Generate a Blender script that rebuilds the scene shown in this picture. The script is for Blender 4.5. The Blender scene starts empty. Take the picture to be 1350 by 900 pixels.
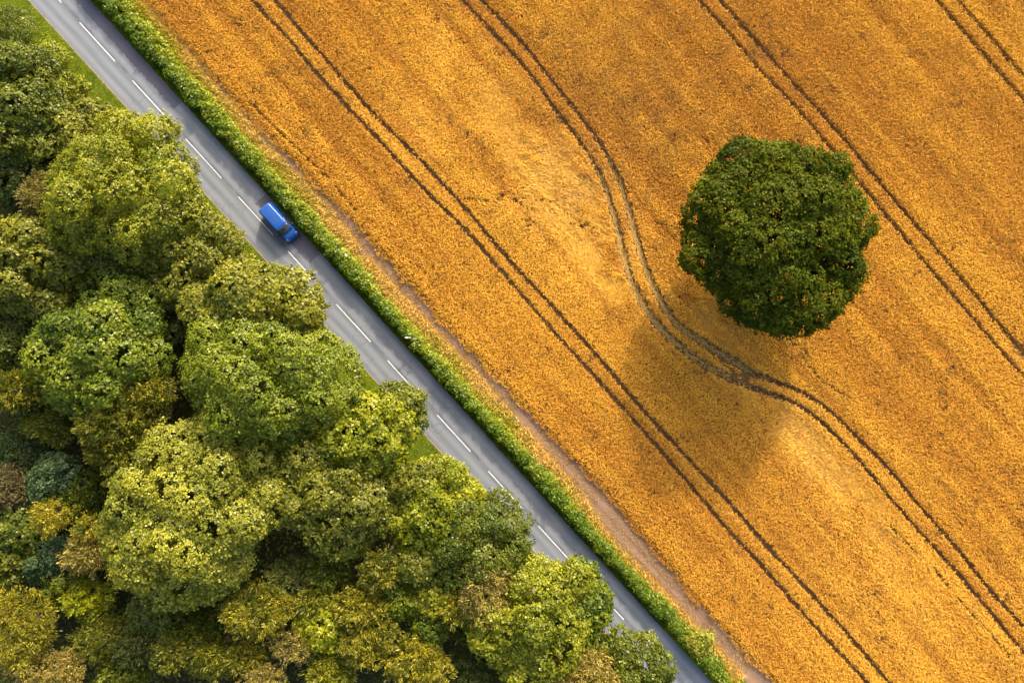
import bpy, bmesh, math, random
import numpy as np
from mathutils import Vector, Matrix

# ------------------------------------------------------------------ basics
rng = np.random.default_rng(7)
random.seed(7)
scene = bpy.context.scene
COL = scene.collection
S = 11.5            # photo pixels per metre on the ground (photo is 1350 px wide)
H = 80.0            # camera height
CX, CY = 675.0, 450.0


def W(px, py, z=0.0):
    """photo pixel -> world x, y of a point standing at height z"""
    f = (H - z) / H / S
    return (px - CX) * f, (CY - py) * f


def WP(pts):
    return np.array([W(*p) for p in pts])


# road frame: v runs down the picture along the road, u to its right
O = np.array(W(77.6, 0.0))
_d = np.array([0.674, -0.7387]); DV = _d / np.linalg.norm(_d)
DU = np.array([-DV[1], DV[0]])          # right-hand side in the picture (up-right)


def UV(p):
    q = np.asarray(p) - O
    return q @ DU, q @ DV


def XY(u, v):
    return O + np.multiply.outer(np.asarray(u), DU) + np.multiply.outer(np.asarray(v), DV)


def tag(o, label=None, cat=None, group=None, kind=None):
    if label: o['label'] = label
    if cat: o['category'] = cat
    if group: o['group'] = group
    if kind: o['kind'] = kind
    return o


def link(o, parent=None):
    COL.objects.link(o)
    if parent is not None:
        o.parent = parent
    return o


def empty(name, loc, rz=0.0):
    o = bpy.data.objects.new(name, None)
    o.location = loc
    o.rotation_euler = (0, 0, rz)
    o.empty_display_size = 0.5
    return link(o)


def mesh_np(name, verts, faces_n, mat, tint=None, parent=None, smooth=False):
    """verts (N,3); consecutive runs of faces_n vertices make one face"""
    verts = np.asarray(verts, dtype=np.float32).reshape(-1, 3)
    n = len(verts); m = n // faces_n
    me = bpy.data.meshes.new(name)
    me.vertices.add(n)
    me.vertices.foreach_set('co', verts.ravel())
    me.loops.add(n)
    me.loops.foreach_set('vertex_index', np.arange(n, dtype=np.int32))
    me.polygons.add(m)
    me.polygons.foreach_set('loop_start', np.arange(0, n, faces_n, dtype=np.int32))
    me.polygons.foreach_set('loop_total', np.full(m, faces_n, dtype=np.int32))
    if tint is not None:
        c = np.ones((n, 4), dtype=np.float32)
        c[:, :3] = np.repeat(np.asarray(tint, dtype=np.float32), faces_n, axis=0)
        at = me.color_attributes.new('tint', 'FLOAT_COLOR', 'POINT')
        at.data.foreach_set('color', c.ravel())
    me.update(calc_edges=True)
    me.materials.append(mat)
    return link(bpy.data.objects.new(name, me), parent)


def mesh_py(name, verts, faces, mat, parent=None, smooth=False, uvs=None):
    me = bpy.data.meshes.new(name)
    me.from_pydata([tuple(map(float, v)) for v in verts], [], faces)
    me.update()
    me.materials.append(mat)
    if uvs is not None:
        ul = me.uv_layers.new(name='UVMap')
        for lp in me.loops:
            ul.data[lp.index].uv = uvs[lp.vertex_index]
    if smooth:
        me.polygons.foreach_set('use_smooth', [True] * len(me.polygons))
    return link(bpy.data.objects.new(name, me), parent)


# ------------------------------------------------------------------ materials
def new_mat(name):
    m = bpy.data.materials.new(name)
    m.use_nodes = True
    nt = m.node_tree
    nt.nodes.clear()
    out = nt.nodes.new('ShaderNodeOutputMaterial')
    return m, nt, out


def nd(nt, t, **kw):
    n = nt.nodes.new(t)
    for k, v in kw.items():
        if k in n.inputs.keys() if hasattr(n.inputs, 'keys') else False:
            n.inputs[k].default_value = v
        else:
            setattr(n, k, v)
    return n


def mix(nt, fac, a, b, mode='MIX'):
    n = nt.nodes.new('ShaderNodeMix'); n.data_type = 'RGBA'; n.blend_type = mode
    for i, v in ((0, fac), (6, a), (7, b)):
        if isinstance(v, bpy.types.NodeSocket):
            nt.links.new(v, n.inputs[i])
        elif i == 0:
            n.inputs[0].default_value = v
        else:
            n.inputs[i].default_value = (*v, 1.0)
    return n.outputs[2]


def noise(nt, scale, vec=None, detail=4.0, rough=0.6):
    n = nt.nodes.new('ShaderNodeTexNoise')
    n.inputs['Scale'].default_value = scale
    n.inputs['Detail'].default_value = detail
    n.inputs['Roughness'].default_value = rough
    if vec is not None:
        nt.links.new(vec, n.inputs['Vector'])
    return n.outputs['Fac']


def ramp(nt, fac, a, b):
    n = nt.nodes.new('ShaderNodeMapRange')
    nt.links.new(fac, n.inputs[0])
    n.inputs[1].default_value = a; n.inputs[2].default_value = b
    n.clamp = True
    return n.outputs[0]


def math_(nt, op, a, b=None, c=None):
    n = nt.nodes.new('ShaderNodeMath'); n.operation = op
    for i, v in enumerate((a, b, c)):
        if v is None: continue
        if isinstance(v, bpy.types.NodeSocket): nt.links.new(v, n.inputs[i])
        else: n.inputs[i].default_value = v
    return n.outputs[0]


def leaf_material(name, transl=0.35, gloss=0.015, rough=0.4):
    m, nt, out = new_mat(name)
    at = nd(nt, 'ShaderNodeAttribute', attribute_name='tint')
    d = nt.nodes.new('ShaderNodeBsdfDiffuse')
    t = nt.nodes.new('ShaderNodeBsdfTranslucent')
    g = nt.nodes.new('ShaderNodeBsdfGlossy'); g.inputs['Roughness'].default_value = rough
    g.inputs['Color'].default_value = (0.9, 0.9, 0.85, 1)
    nt.links.new(at.outputs['Color'], d.inputs['Color'])
    warm = mix(nt, 0.5, at.outputs['Color'], (1.25, 1.1, 0.45), 'MULTIPLY')
    nt.links.new(warm, t.inputs['Color'])
    a = nt.nodes.new('ShaderNodeMixShader'); a.inputs[0].default_value = transl
    nt.links.new(d.outputs[0], a.inputs[1]); nt.links.new(t.outputs[0], a.inputs[2])
    b = nt.nodes.new('ShaderNodeMixShader'); b.inputs[0].default_value = gloss
    nt.links.new(a.outputs[0], b.inputs[1]); nt.links.new(g.outputs[0], b.inputs[2])
    nt.links.new(b.outputs[0], out.inputs[0])
    return m


def plain(name, color, rough=0.6, metal=0.0, coat=0.0, var=0.0, scale=8.0, spec=0.5):
    m, nt, out = new_mat(name)
    p = nt.nodes.new('ShaderNodeBsdfPrincipled')
    if var > 0:
        tc = nt.nodes.new('ShaderNodeTexCoord')
        f = noise(nt, scale, tc.outputs['Object'])
        c = mix(nt, ramp(nt, f, 0.3, 0.7), tuple(max(0, x * (1 - var)) for x in color), tuple(x * (1 + var) for x in color))
        nt.links.new(c, p.inputs['Base Color'])
    else:
        p.inputs['Base Color'].default_value = (*color, 1)
    p.inputs['Roughness'].default_value = rough
    p.inputs['Metallic'].default_value = metal
    p.inputs['Coat Weight'].default_value = coat
    p.inputs['Coat Roughness'].default_value = 0.12
    p.inputs['Specular IOR Level'].default_value = spec
    nt.links.new(p.outputs[0], out.inputs[0])
    return m


def soil_material(name, c1, c2, c3, scale=0.5, fine=6.0, bump=0.6, along=False):
    m, nt, out = new_mat(name)
    g = nt.nodes.new('ShaderNodeNewGeometry')
    src = g.outputs['Position']
    if along:       # ruts: stretch the pattern along the road's direction
        r1 = nt.nodes.new('ShaderNodeMapping'); r1.inputs['Rotation'].default_value = (0, 0, -math.atan2(DV[1], DV[0]))
        r2 = nt.nodes.new('ShaderNodeMapping'); r2.inputs['Scale'].default_value = (.09, 1.6, 1)
        nt.links.new(src, r1.inputs[0]); nt.links.new(r1.outputs[0], r2.inputs[0]); src = r2.outputs[0]
    f1 = noise(nt, scale, src, 5)
    f2 = noise(nt, fine, g.outputs['Position'], 6, 0.7)
    c = mix(nt, ramp(nt, f1, 0.35, 0.65), c1, c2)
    c = mix(nt, ramp(nt, f2, 0.5, 0.75), c, c3)
    p = nt.nodes.new('ShaderNodeBsdfDiffuse')
    nt.links.new(c, p.inputs['Color'])
    b = nt.nodes.new('ShaderNodeBump'); b.inputs['Strength'].default_value = bump
    b.inputs['Distance'].default_value = 0.08
    nt.links.new(f2, b.inputs['Height']); nt.links.new(b.outputs[0], p.inputs['Normal'])
    nt.links.new(p.outputs[0], out.inputs[0])
    return m


M_LEAF = leaf_material('leaf_foliage')
M_OAK = leaf_material('oak_foliage', 0.25, 0.004)
M_GRASS = leaf_material('grass_blades', 0.3, 0.01)
M_WHEAT = leaf_material('ripe_wheat', 0.22, 0.008, 0.5)
M_BARK = plain('bark', (0.085, 0.06, 0.04), 0.9, var=0.45, scale=3.0)
M_FLOOR = soil_material('woodland_floor', (0.025, 0.022, 0.012), (0.035, 0.04, 0.014), (0.05, 0.035, 0.018))
M_RUT = soil_material('shaded_rut_soil', (0.070, 0.040, 0.018), (0.10, 0.058, 0.026), (0.05, 0.028, 0.013), 0.6, 7.0)  # rut soil painted darker to carry the shade between the standing crop
M_FIELD = soil_material('field_soil', (0.115, 0.060, 0.018), (0.15, 0.078, 0.022), (0.08, 0.043, 0.015), 0.25, 4.0)
M_TRACK = soil_material('dusty_track_soil', (0.14, 0.086, 0.056), (0.22, 0.142, 0.094), (0.09, 0.055, 0.036), 0.9, 7.0, 0.6, True)
M_VERGE = soil_material('verge_turf', (0.042, 0.075, 0.005), (0.09, 0.122, 0.007), (0.14, 0.115, 0.03), 0.6, 8.0)

# ------------------------------------------------------------------ ground sheets
R = 420.0


def sheet(name, poly, z, mat, kind='structure'):
    o = mesh_py(name, [(x, y, z) for x, y in poly], [list(range(len(poly)))], mat)
    o['kind'] = kind
    return o


sheet('ground', [(-R, -R), (R, -R), (R, R), (-R, R)], -0.012, M_FLOOR)

wheat_edge_px = [(-60, -285), (100, -96), (194, 4), (219, 34), (251, 68), (287, 110), (326, 152), (358, 186), (391, 220), (451, 280),
                 (496, 330), (542, 379), (587, 431), (640, 485), (711, 560), (756, 609), (797, 650), (838, 700),
                 (892, 764), (923, 800), (960, 840), (1010, 892), (1090, 980), (1250, 1155)]
soil_left_px = [(-75, -285), (88, -96), (188, 4), (214, 34), (245, 68), (281, 110), (319, 152), (350, 186), (382, 220), (440, 280),
                (476, 330), (521, 379), (568, 431), (622, 485), (688, 560), (730, 609), (766, 650), (797, 700),
                (860, 764), (893, 800), (930, 840), (983, 892), (1060, 980), (1220, 1155)]
hedge_right_px = [(-140, -335), (57, -110), (161, 2), (208, 52), (257, 112), (354, 222), (409, 285), (462, 345), (556, 452), (616, 520), (658, 562),
                  (731, 640), (778, 703), (826, 748), (878, 802), (917, 845), (957, 893), (1032, 980), (1187, 1155)]
we = WP(wheat_edge_px); wu, wv = UV(we)
sl = WP(soil_left_px); su, sv = UV(sl)
hr = WP(hedge_right_px); hu, hv = UV(hr)


def f_wheat(v): return np.interp(v, wv, wu)
def f_soil(v): return np.interp(v, sv, su)
def f_hedge(v): return np.interp(v, hv, hu)


V0, V1 = -30.0, 140.0
vs = np.linspace(V0, V1, 171)


def strip(name, ua, ub, z, mat, vv=vs, uvs=False, kind='structure'):
    a = XY(ua if np.ndim(ua) else np.full(len(vv), ua), 0) if False else None
    verts, faces, uvl = [], [], []
    for i, v in enumerate(vv):
        u0 = ua(v) if callable(ua) else ua
        u1 = ub(v) if callable(ub) else ub
        for u in (u0, u1):
            p = O + DU * u + DV * v
            verts.append((p[0], p[1], z)); uvl.append((u, v))
    for i in range(len(vv) - 1):
        faces.append((2 * i, 2 * i + 1, 2 * i + 3, 2 * i + 2))
    o = mesh_py(name, verts, faces, mat, uvs=uvl if uvs else None)
    # normals must look up
    if o.data.polygons[0].normal.z < 0:
        o.data.flip_normals()
    o['kind'] = kind
    return o


HW = 2.60
# field: from wheat edge far to the right
strip('field_soil', lambda v: f_wheat(v) - 0.25, 260.0, -0.004, M_FIELD, np.linspace(-160, 300, 231))
strip('farm_track', lambda v: f_soil(v) - 1.6, lambda v: f_wheat(v) + 0.25, 0.0, M_TRACK, np.linspace(-160, 300, 461))
strip('hedge_bank', HW - 0.1, lambda v: f_soil(v) - 0.3, 0.004, M_VERGE, np.linspace(-160, 300, 461))
strip('verge', -9.0, -HW + 0.1, 0.004, M_VERGE, np.linspace(-160, 300, 93))


def road_material():
    m, nt, out = new_mat('worn_asphalt')
    uv = nd(nt, 'ShaderNodeUVMap', uv_map='UVMap')
    sp = nt.nodes.new('ShaderNodeSeparateXYZ'); nt.links.new(uv.outputs[0], sp.inputs[0])
    u, v = sp.outputs[0], sp.outputs[1]
    # stretched coordinates: wear runs along the road
    mp = nt.nodes.new('ShaderNodeMapping'); mp.inputs['Scale'].default_value = (1.0, 0.06, 1)
    nt.links.new(uv.outputs[0], mp.inputs[0])
    streak = noise(nt, 2.6, mp.outputs[0], 4, 0.6)
    blot = noise(nt, 0.22, uv.outputs[0], 5, 0.6)
    grain = noise(nt, 30.0, uv.outputs[0], 3, 0.7)
    c = mix(nt, ramp(nt, streak, 0.30, 0.70), (0.066, 0.082, 0.104), (0.112, 0.128, 0.152))
    c = mix(nt, math_(nt, 'MULTIPLY', ramp(nt, blot, 0.4, 0.7), 0.5), c, (0.105, 0.114, 0.126))
    # wheel paths: polished paler bands
    def band(centre, half):
        d = math_(nt, 'ABSOLUTE', math_(nt, 'SUBTRACT', u, centre))
        return math_(nt, 'SUBTRACT', 1.0, ramp(nt, d, half * 0.2, half))
    wb = math_(nt, 'MAXIMUM', math_(nt, 'MAXIMUM', band(-1.9, .5), band(-0.72, .5)), math_(nt, 'MAXIMUM', band(0.62, .5), band(1.85, .5)))
    c = mix(nt, math_(nt, 'MULTIPLY', wb, 0.65), c, (0.148, 0.161, 0.180))
    # darker seam along the crown of the road
    c = mix(nt, math_(nt, 'MULTIPLY', band(0.14, .22), ramp(nt, noise(nt, 0.35, uv.outputs[0], 3), 0.42, 0.58)), c, (0.058, 0.064, 0.074))
    # newer dark patches beside the hedge
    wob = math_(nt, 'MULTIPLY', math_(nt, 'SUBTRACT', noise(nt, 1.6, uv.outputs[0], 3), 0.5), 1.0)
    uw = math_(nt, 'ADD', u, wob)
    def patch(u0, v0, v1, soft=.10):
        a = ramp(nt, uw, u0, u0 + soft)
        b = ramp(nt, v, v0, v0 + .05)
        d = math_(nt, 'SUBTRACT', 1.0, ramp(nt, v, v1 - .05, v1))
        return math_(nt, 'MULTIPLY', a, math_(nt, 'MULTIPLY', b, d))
    vo = nt.nodes.new('ShaderNodeTexVoronoi'); vo.feature = 'DISTANCE_TO_EDGE'; vo.inputs['Scale'].default_value = .55
    wp = nt.nodes.new('ShaderNodeVectorMath'); wp.operation = 'ADD'
    nz = nt.nodes.new('ShaderNodeTexNoise'); nz.inputs['Scale'].default_value = 1.3
    nt.links.new(uv.outputs[0], nz.inputs['Vector']); nt.links.new(uv.outputs[0], wp.inputs[0]); nt.links.new(nz.outputs['Color'], wp.inputs[1])
    nt.links.new(wp.outputs[0], vo.inputs['Vector'])
    crack = math_(nt, 'SUBTRACT', 1.0, ramp(nt, vo.outputs['Distance'], .0, .035))
    crack = math_(nt, 'MULTIPLY', crack, ramp(nt, noise(nt, .12, uv.outputs[0], 3), .5, .62))
    c = mix(nt, math_(nt, 'MULTIPLY', crack, .55), c, (.035, .037, .042))
    stain = ramp(nt, noise(nt, .9, mp.outputs[0], 5, .75), .60, .72)
    c = mix(nt, math_(nt, 'MULTIPLY', stain, .45), c, (.050, .056, .066))
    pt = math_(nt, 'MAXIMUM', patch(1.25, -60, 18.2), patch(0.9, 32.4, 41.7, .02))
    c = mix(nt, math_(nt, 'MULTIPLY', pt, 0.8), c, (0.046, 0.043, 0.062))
    c = mix(nt, math_(nt, 'MULTIPLY', ramp(nt, grain, 0.5, 0.8), 0.25), c, (0.16, 0.16, 0.16))
    # gravel and dust gathered on the edges
    ew = math_(nt, 'ADD', u, math_(nt, 'MULTIPLY', math_(nt, 'SUBTRACT', noise(nt, 0.9, uv.outputs[0], 5), 0.5), 0.5))
    left = math_(nt, 'SUBTRACT', 1.0, ramp(nt, ew, -2.62, -2.42))
    c = mix(nt, math_(nt, 'MULTIPLY', left, 0.8), c, (0.215, 0.150, 0.105))
    right = ramp(nt, ew, 2.45, 2.68)
    c = mix(nt, math_(nt, 'MULTIPLY', right, 0.45), c, (0.135, 0.125, 0.115))
    p = nt.nodes.new('ShaderNodeBsdfPrincipled')
    nt.links.new(c, p.inputs['Base Color'])
    p.inputs['Roughness'].default_value = 0.85
    b = nt.nodes.new('ShaderNodeBump'); b.inputs['Strength'].default_value = 0.25; b.inputs['Distance'].default_value = 0.02
    nt.links.new(grain, b.inputs['Height']); nt.links.new(b.outputs[0], p.inputs['Normal'])
    nt.links.new(p.outputs[0], out.inputs[0])
    return m


M_ROAD = road_material()
strip('road', -HW - 0.05, HW, 0.010, M_ROAD, np.linspace(-160, 300, 231), uvs=True)


def paint_material():
    m, nt, out = new_mat('road_paint')
    g = nt.nodes.new('ShaderNodeNewGeometry')
    f = noise(nt, 6.0, g.outputs['Position'], 6, 0.75)
    c = mix(nt, ramp(nt, f, 0.50, 0.70), (0.46, 0.47, 0.48), (0.16, 0.17, 0.18))
    p = nt.nodes.new('ShaderNodeBsdfPrincipled'); nt.links.new(c, p.inputs['Base Color'])
    p.inputs['Roughness'].default_value = 0.7
    nt.links.new(p.outputs[0], out.inputs[0])
    return m


M_PAINT = paint_material()
dash_px = [(-165, -98), (-62, 5), (40.6, 110), (144, 212), (248, 318), (351, 419), (448, 515), (543, 610), (643, 707), (740, 805), (840, 908),
           (938, 1006), (1040, 1105), (1137, 1204), (1238, 1305), (1338, 1405)]
dv, df = [], []
for k, (a, b) in enumerate(dash_px):
    w = 0.058 if k not in (4, 5) else 0.05
    n = len(dv)
    for (uu, vv) in ((-w, a / S), (w, a / S), (w, b / S), (-w, b / S)):
        p = O + DU * uu + DV * vv
        dv.append((p[0], p[1], 0.0145))
    df.append((n, n + 3, n + 2, n + 1))
mk = mesh_py('road_markings', dv, df, M_PAINT)
if mk.data.polygons[0].normal.z < 0: mk.data.flip_normals()
mk['kind'] = 'structure'


# ------------------------------------------------------------------ polyline helpers
def smooth_poly(pts, n=8):
    """Catmull-Rom through world points"""
    P = np.vstack([2 * pts[0] - pts[1], pts, 2 * pts[-1] - pts[-2]])
    out = []
    for i in range(1, len(P) - 2):
        p0, p1, p2, p3 = P[i - 1], P[i], P[i + 1], P[i + 2]
        for t in np.linspace(0, 1, n, endpoint=False):
            out.append(0.5 * ((2 * p1) + (-p0 + p2) * t + (2 * p0 - 5 * p1 + 4 * p2 - p3) * t * t + (-p0 + 3 * p1 - 3 * p2 + p3) * t ** 3))
    out.append(P[-2])
    return np.array(out)


def dist_poly(p, poly):
    """distance of points to polyline and signed side"""
    best = np.full(len(p), 1e9); arc = np.zeros(len(p)); L = 0.0
    for a, b in zip(poly[:-1], poly[1:]):
        d = b - a; ll = max(d @ d, 1e-9)
        t = np.clip(((p - a) @ d) / ll, 0, 1)
        q = p - (a + t[:, None] * d)
        dd = np.hypot(q[:, 0], q[:, 1])
        m = dd < best
        best[m] = dd[m]; arc[m] = L + t[m] * math.sqrt(ll)
        L += math.sqrt(ll)
    return best, arc


def value_noise(p, scale, seed):
    """smooth 2-D value noise in 0..1"""
    r = np.random.default_rng(seed)
    T = r.random((256, 256))
    q = p * scale
    i = np.floor(q).astype(int); f = q - i
    f = f * f * (3 - 2 * f)
    x0, y0 = i[:, 0] % 256, i[:, 1] % 256
    x1, y1 = (x0 + 1) % 256, (y0 + 1) % 256
    a = T[x0, y0] * (1 - f[:, 0]) + T[x1, y0] * f[:, 0]
    b = T[x0, y1] * (1 - f[:, 0]) + T[x1, y1] * f[:, 0]
    return a * (1 - f[:, 1]) + b * f[:, 1]


def fbm(p, scale, seed):
    return (value_noise(p, scale, seed) * .5 + value_noise(p, scale * 2.1, seed + 1) * .3 + value_noise(p, scale * 4.3, seed + 2) * .2)


tracks = {
    'a_left': [(250, -85), (331, 0), (378, 49), (414, 93), (454, 137), (498, 183), (560, 251), (608, 298), (670, 368), (714, 419), (747, 456), (811, 526),
               (882, 607), (960, 698), (994, 734), (1070, 821), (1142, 898), (1230, 1000)],
    'a_right': [(280, -85), (361, 0), (390, 34), (427, 76), (463, 117), (498, 156), (560, 218), (615, 277), (670, 342), (725, 401), (776, 457),
                (793, 476), (847, 540), (900, 597), (955, 656), (1013, 722), (1070, 783), (1127, 847), (1170, 898), (1258, 1000)],
    'b_left': [(530, -85), (608, 0), (640, 34), (693, 92), (730, 143), (766, 190), (790, 232), (806, 275), (818, 325), (836, 381), (866, 428), (911, 469),
               (953, 494), (996, 513), (1042, 529), (1082, 557), (1125, 600), (1164, 647), (1214, 704), (1259, 753), (1300, 802), (1350, 862), (1440, 965)],
    'b_right': [(557, -85), (635, 2), (683, 53), (729, 110), (762, 152), (792, 193), (815, 237), (830, 285), (842, 330), (861, 379), (888, 424), (925, 451),
                (960, 472), (989, 490), (1024, 504), (1060, 519), (1098, 546), (1131, 579), (1163, 610), (1210, 666), (1259, 722), (1308, 783), (1350, 828), (1440, 930)],
    'c_left': [(835, -90), (918, 0), (978, 68), (1000, 94), (1046, 142), (1089, 192), (1142, 256), (1192, 317), (1250, 386), (1350, 500), (1440, 600)],
    'c_right': [(863, -90), (946, 0), (980, 39), (1000, 62), (1053, 121), (1107, 181), (1160, 245), (1221, 317), (1285, 393), (1350, 470), (1440, 573)],
    'd_left': [(1145, -90), (1228, 0), (1285, 64), (1350, 139), (1440, 243)],
    'd_right': [(1173, -90), (1256, 0), (1350, 107), (1440, 210)],
}
tracks = {k: smooth_poly(WP(v), 6) for k, v in tracks.items()}
rv_, rf_ = [], []
for poly in tracks.values():
    t_ = np.gradient(poly, axis=0); t_ /= np.linalg.norm(t_, axis=1)[:, None]
    nn_ = np.stack([-t_[:, 1], t_[:, 0]], 1)
    wv_ = .27 + .04 * np.sin(np.arange(len(poly)) * 1.7)
    a0 = len(rv_)
    for q_, n_, w_ in zip(poly, nn_, wv_):
        rv_ += [(*(q_ - n_ * w_), 0.0), (*(q_ + n_ * w_), 0.0)]
    for i in range(len(poly) - 1):
        rf_.append((a0 + 2 * i, a0 + 2 * i + 2, a0 + 2 * i + 3, a0 + 2 * i + 1))
o = mesh_py('wheel_tracks', rv_, rf_, M_RUT)
if o.data.polygons[0].normal.z < 0: o.data.flip_normals()
o['kind'] = 'structure'
trails = [smooth_poly(WP(p), 5) for p in (
    [(612, 262), (650, 266), (700, 262), (732, 270), (760, 290), (800, 308)],
    [(660, 258), (720, 285), (770, 300)],
    [(830, 268), (850, 288), (880, 300), (905, 312)],
    [(1052, 430), (1058, 450), (1062, 470)],
    [(1055, 470), (1080, 500), (1110, 520)],
    [(925, 180), (945, 205), (960, 215)],
    [(1170, 690), (1200, 722), (1225, 745), (1250, 775), (1290, 820), (1340, 875)],
    [(330, 135), (380, 185), (430, 232), (470, 278)],
)]

# ------------------------------------------------------------------ ripe wheat (uncountable: one object)
ROWD = np.array([0.662, -0.749])
ROWN = np.array([0.749, 0.662])


def ell(p, cx, cy, a, b, ang):
    """soft elliptic blob given in photo pixels, ang in picture degrees (down-right positive)"""
    c = np.array(W(cx, cy)); a /= S; b /= S
    t = math.radians(-ang)
    d = p - c
    x = d[:, 0] * math.cos(t) + d[:, 1] * math.sin(t)
    y = -d[:, 0] * math.sin(t) + d[:, 1] * math.cos(t)
    r = (x / a) ** 2 + (y / b) ** 2
    return np.exp(-r * 1.2)


def make_wheat():
    sa, sr = 0.165, 0.21
    xs = np.arange(-110, 110, sa); ys = np.arange(-110, 110, sr)
    gx, gy = np.meshgrid(xs, ys)
    gx = gx.ravel() + rng.uniform(-.10, .10, gx.size); gy = gy.ravel() + rng.normal(0, .045, gy.size)
    p = np.outer(gx, ROWD) + np.outer(gy, ROWN)
    u, v = UV(p)
    keep = (np.abs(p[:, 0]) < 66) & (np.abs(p[:, 1]) < 46)
    p = p[keep]
    u, v = UV(p)
    edge = f_wheat(v) + (fbm(p, 0.45, 5) - .5) * 1.3
    p = p[u > edge]; u, v = UV(p); edged = u - f_wheat(v)
    n = len(p)
    alive = np.ones(n, bool)
    thin = np.zeros(n)
    mid = np.clip(ell(p, 850, 370, 150, 70, 62) * 1.5 + ell(p, 950, 480, 90, 40, 35), 0, 1)
    trackd = np.full(n, 99.0)
    for k, poly in tracks.items():
        d, _ = dist_poly(p, poly)
        w = 0.255 + 0.04 * value_noise(p, 0.8, 31)
        if k[0] == 'b': w = w + 0.27 * mid
        alive &= d > w * (0.93 + 0.14 * rng.random(n))
        trackd = np.minimum(trackd, d)
    for poly in trails:
        d, arc = dist_poly(p, poly)
        gap = fbm(p, 0.7, 77)
        alive &= ~((d < 0.16) & (gap > 0.42))
    # poor patches with missing plants
    bare = fbm(p, 0.55, 90)
    alive &= ~((bare > 0.76) & (rng.random(n) < 0.5))
    alive &= ~((ell(p, 962, 478, 52, 12, 35) > 0.45) & (rng.random(n) < 0.8))
    # sparse strip along the field's edge
    alive &= ~((edged < 0.8) & (rng.random(n) < 0.35))
    p = p[alive]; edged = edged[alive]; trackd = trackd[alive]; n = len(p)
    lodged = np.clip(ell(p, 745, 255, 105, 55, 45) * 1.2 + ell(p, 800, 350, 80, 40, 55) + ell(p, 1065, 590, 120, 26, 45) * 1.4 + ell(p, 930, 425, 70, 40, 40) * .9
                     + ell(p, 640, 130, 120, 40, 48) * .5 + ell(p, 560, 190, 70, 40, 48) * .4 + ell(p, 1160, 720, 120, 50, 48) * .45, 0, 1)
    lodged *= np.clip((fbm(p, 0.35, 44) - .28) * 4, 0, 1)
    brown = np.clip(ell(p, 850, 150, 190, 120, 48) * .9 + ell(p, 1010, 90, 120, 70, 45) * .35 + ell(p, 420, 120, 140, 50, 47) * .35, 0, 1)
    pale = np.clip(ell(p, 1180, 800, 260, 150, 40) * .8 + ell(p, 720, 300, 150, 110, 45) * .8 + ell(p, 1080, 570, 150, 60, 45) * .5, 0, 1)
    big = fbm(p, 0.06, 10); med = fbm(p, 0.5, 20)
    # drill-row streaks
    row = np.stack([p @ ROWD * 0.035, p @ ROWN * 0.75], 1)
    streak = fbm(row, 1.0, 61)
    # wind lean, swirling where the crop has gone down
    base_ang = math.atan2(ROWD[1], ROWD[0]) + (fbm(p, 0.05, 3) - .5) * 2.2
    swirl = (fbm(p, 0.22, 8) - .5) * 3.5
    K = 7
    out_v, out_c = [], []
    c_gold = np.array([0.655, 0.355, 0.034]); c_oran = np.array([0.475, 0.215, 0.021]); c_strw = np.array([0.57, 0.355, 0.085]); c_brn = np.array([0.25, 0.112, 0.024])
    for k in range(K):
        ang = base_ang + np.where(rng.random(n) < .5 + .5 * lodged, 0, np.pi) * (1 - lodged) + rng.normal(0, 1, n) * (0.95 - 0.6 * lodged) + swirl * lodged
        d = np.stack([np.cos(ang), np.sin(ang)], 1)
        off = rng.normal(0, .10, (n, 2))
        ht = (0.56 + 0.22 * (streak - .5) + 0.08 * (med - .5) * 2 + rng.normal(0, .05, n)) * (1 - 0.5 * lodged) * np.clip(0.55 + edged * .5, .55, 1)
        ln = (0.10 + 0.09 * rng.random(n)) * (1 + 2.0 * lodged)
        wd = (0.022 + 0.019 * rng.random(n)) * (1 + .25 * lodged)
        drop = (0.02 + 0.16 * rng.random(n)) * (1 - .5 * lodged)
        b0 = np.concatenate([p + off, (ht)[:, None]], 1)
        tip = b0 + np.concatenate([d * ln[:, None], (-drop)[:, None]], 1)
        roll = rng.uniform(-.8, .8, n)
        side = np.stack([-d[:, 1] * np.cos(roll), d[:, 0] * np.cos(roll), np.sin(roll)], 1) * wd[:, None]
        midp = b0 * .5 + tip * .5; midp[:, 2] += 0.02
        # diamond-shaped nodding ear
        q = np.stack([b0 - side * .5, midp - side * 1.1, tip, midp + side * 1.1], 1)
        t = np.clip(0.42 + (big - .5) * .7 + (med - .5) * .45 + (streak - .5) * 2.3 + rng.normal(0, .19, n) + .22 * pale - .30 * brown, 0, 1)[:, None]
        c = c_oran * (1 - t) + c_gold * t
        bsel = np.clip(rng.random(n) * .5 + brown * .55 - .28 + (bare[alive] - .5) * 1.2, 0, .9)[:, None]
        c = c * (1 - bsel) + c_brn * bsel
        ssel = np.clip(lodged * .38 + pale * .15 + rng.normal(-.1, .2, n), 0, .9)[:, None]
        c = c * (1 - ssel) + c_strw * ssel
        out_v.append(q); out_c.append(c)
        if k < 2:   # standing stalk below the ear
            foot = np.concatenate([p + off * .5 - d * (0.12 + .3 * lodged)[:, None], np.zeros((n, 1))], 1)
            s2 = side * .55
            out_v.append(np.stack([foot - s2, foot + s2, b0 + s2 * .6, b0 - s2 * .6], 1)); out_c.append(c * np.array([.85, .85, .9]))
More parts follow.
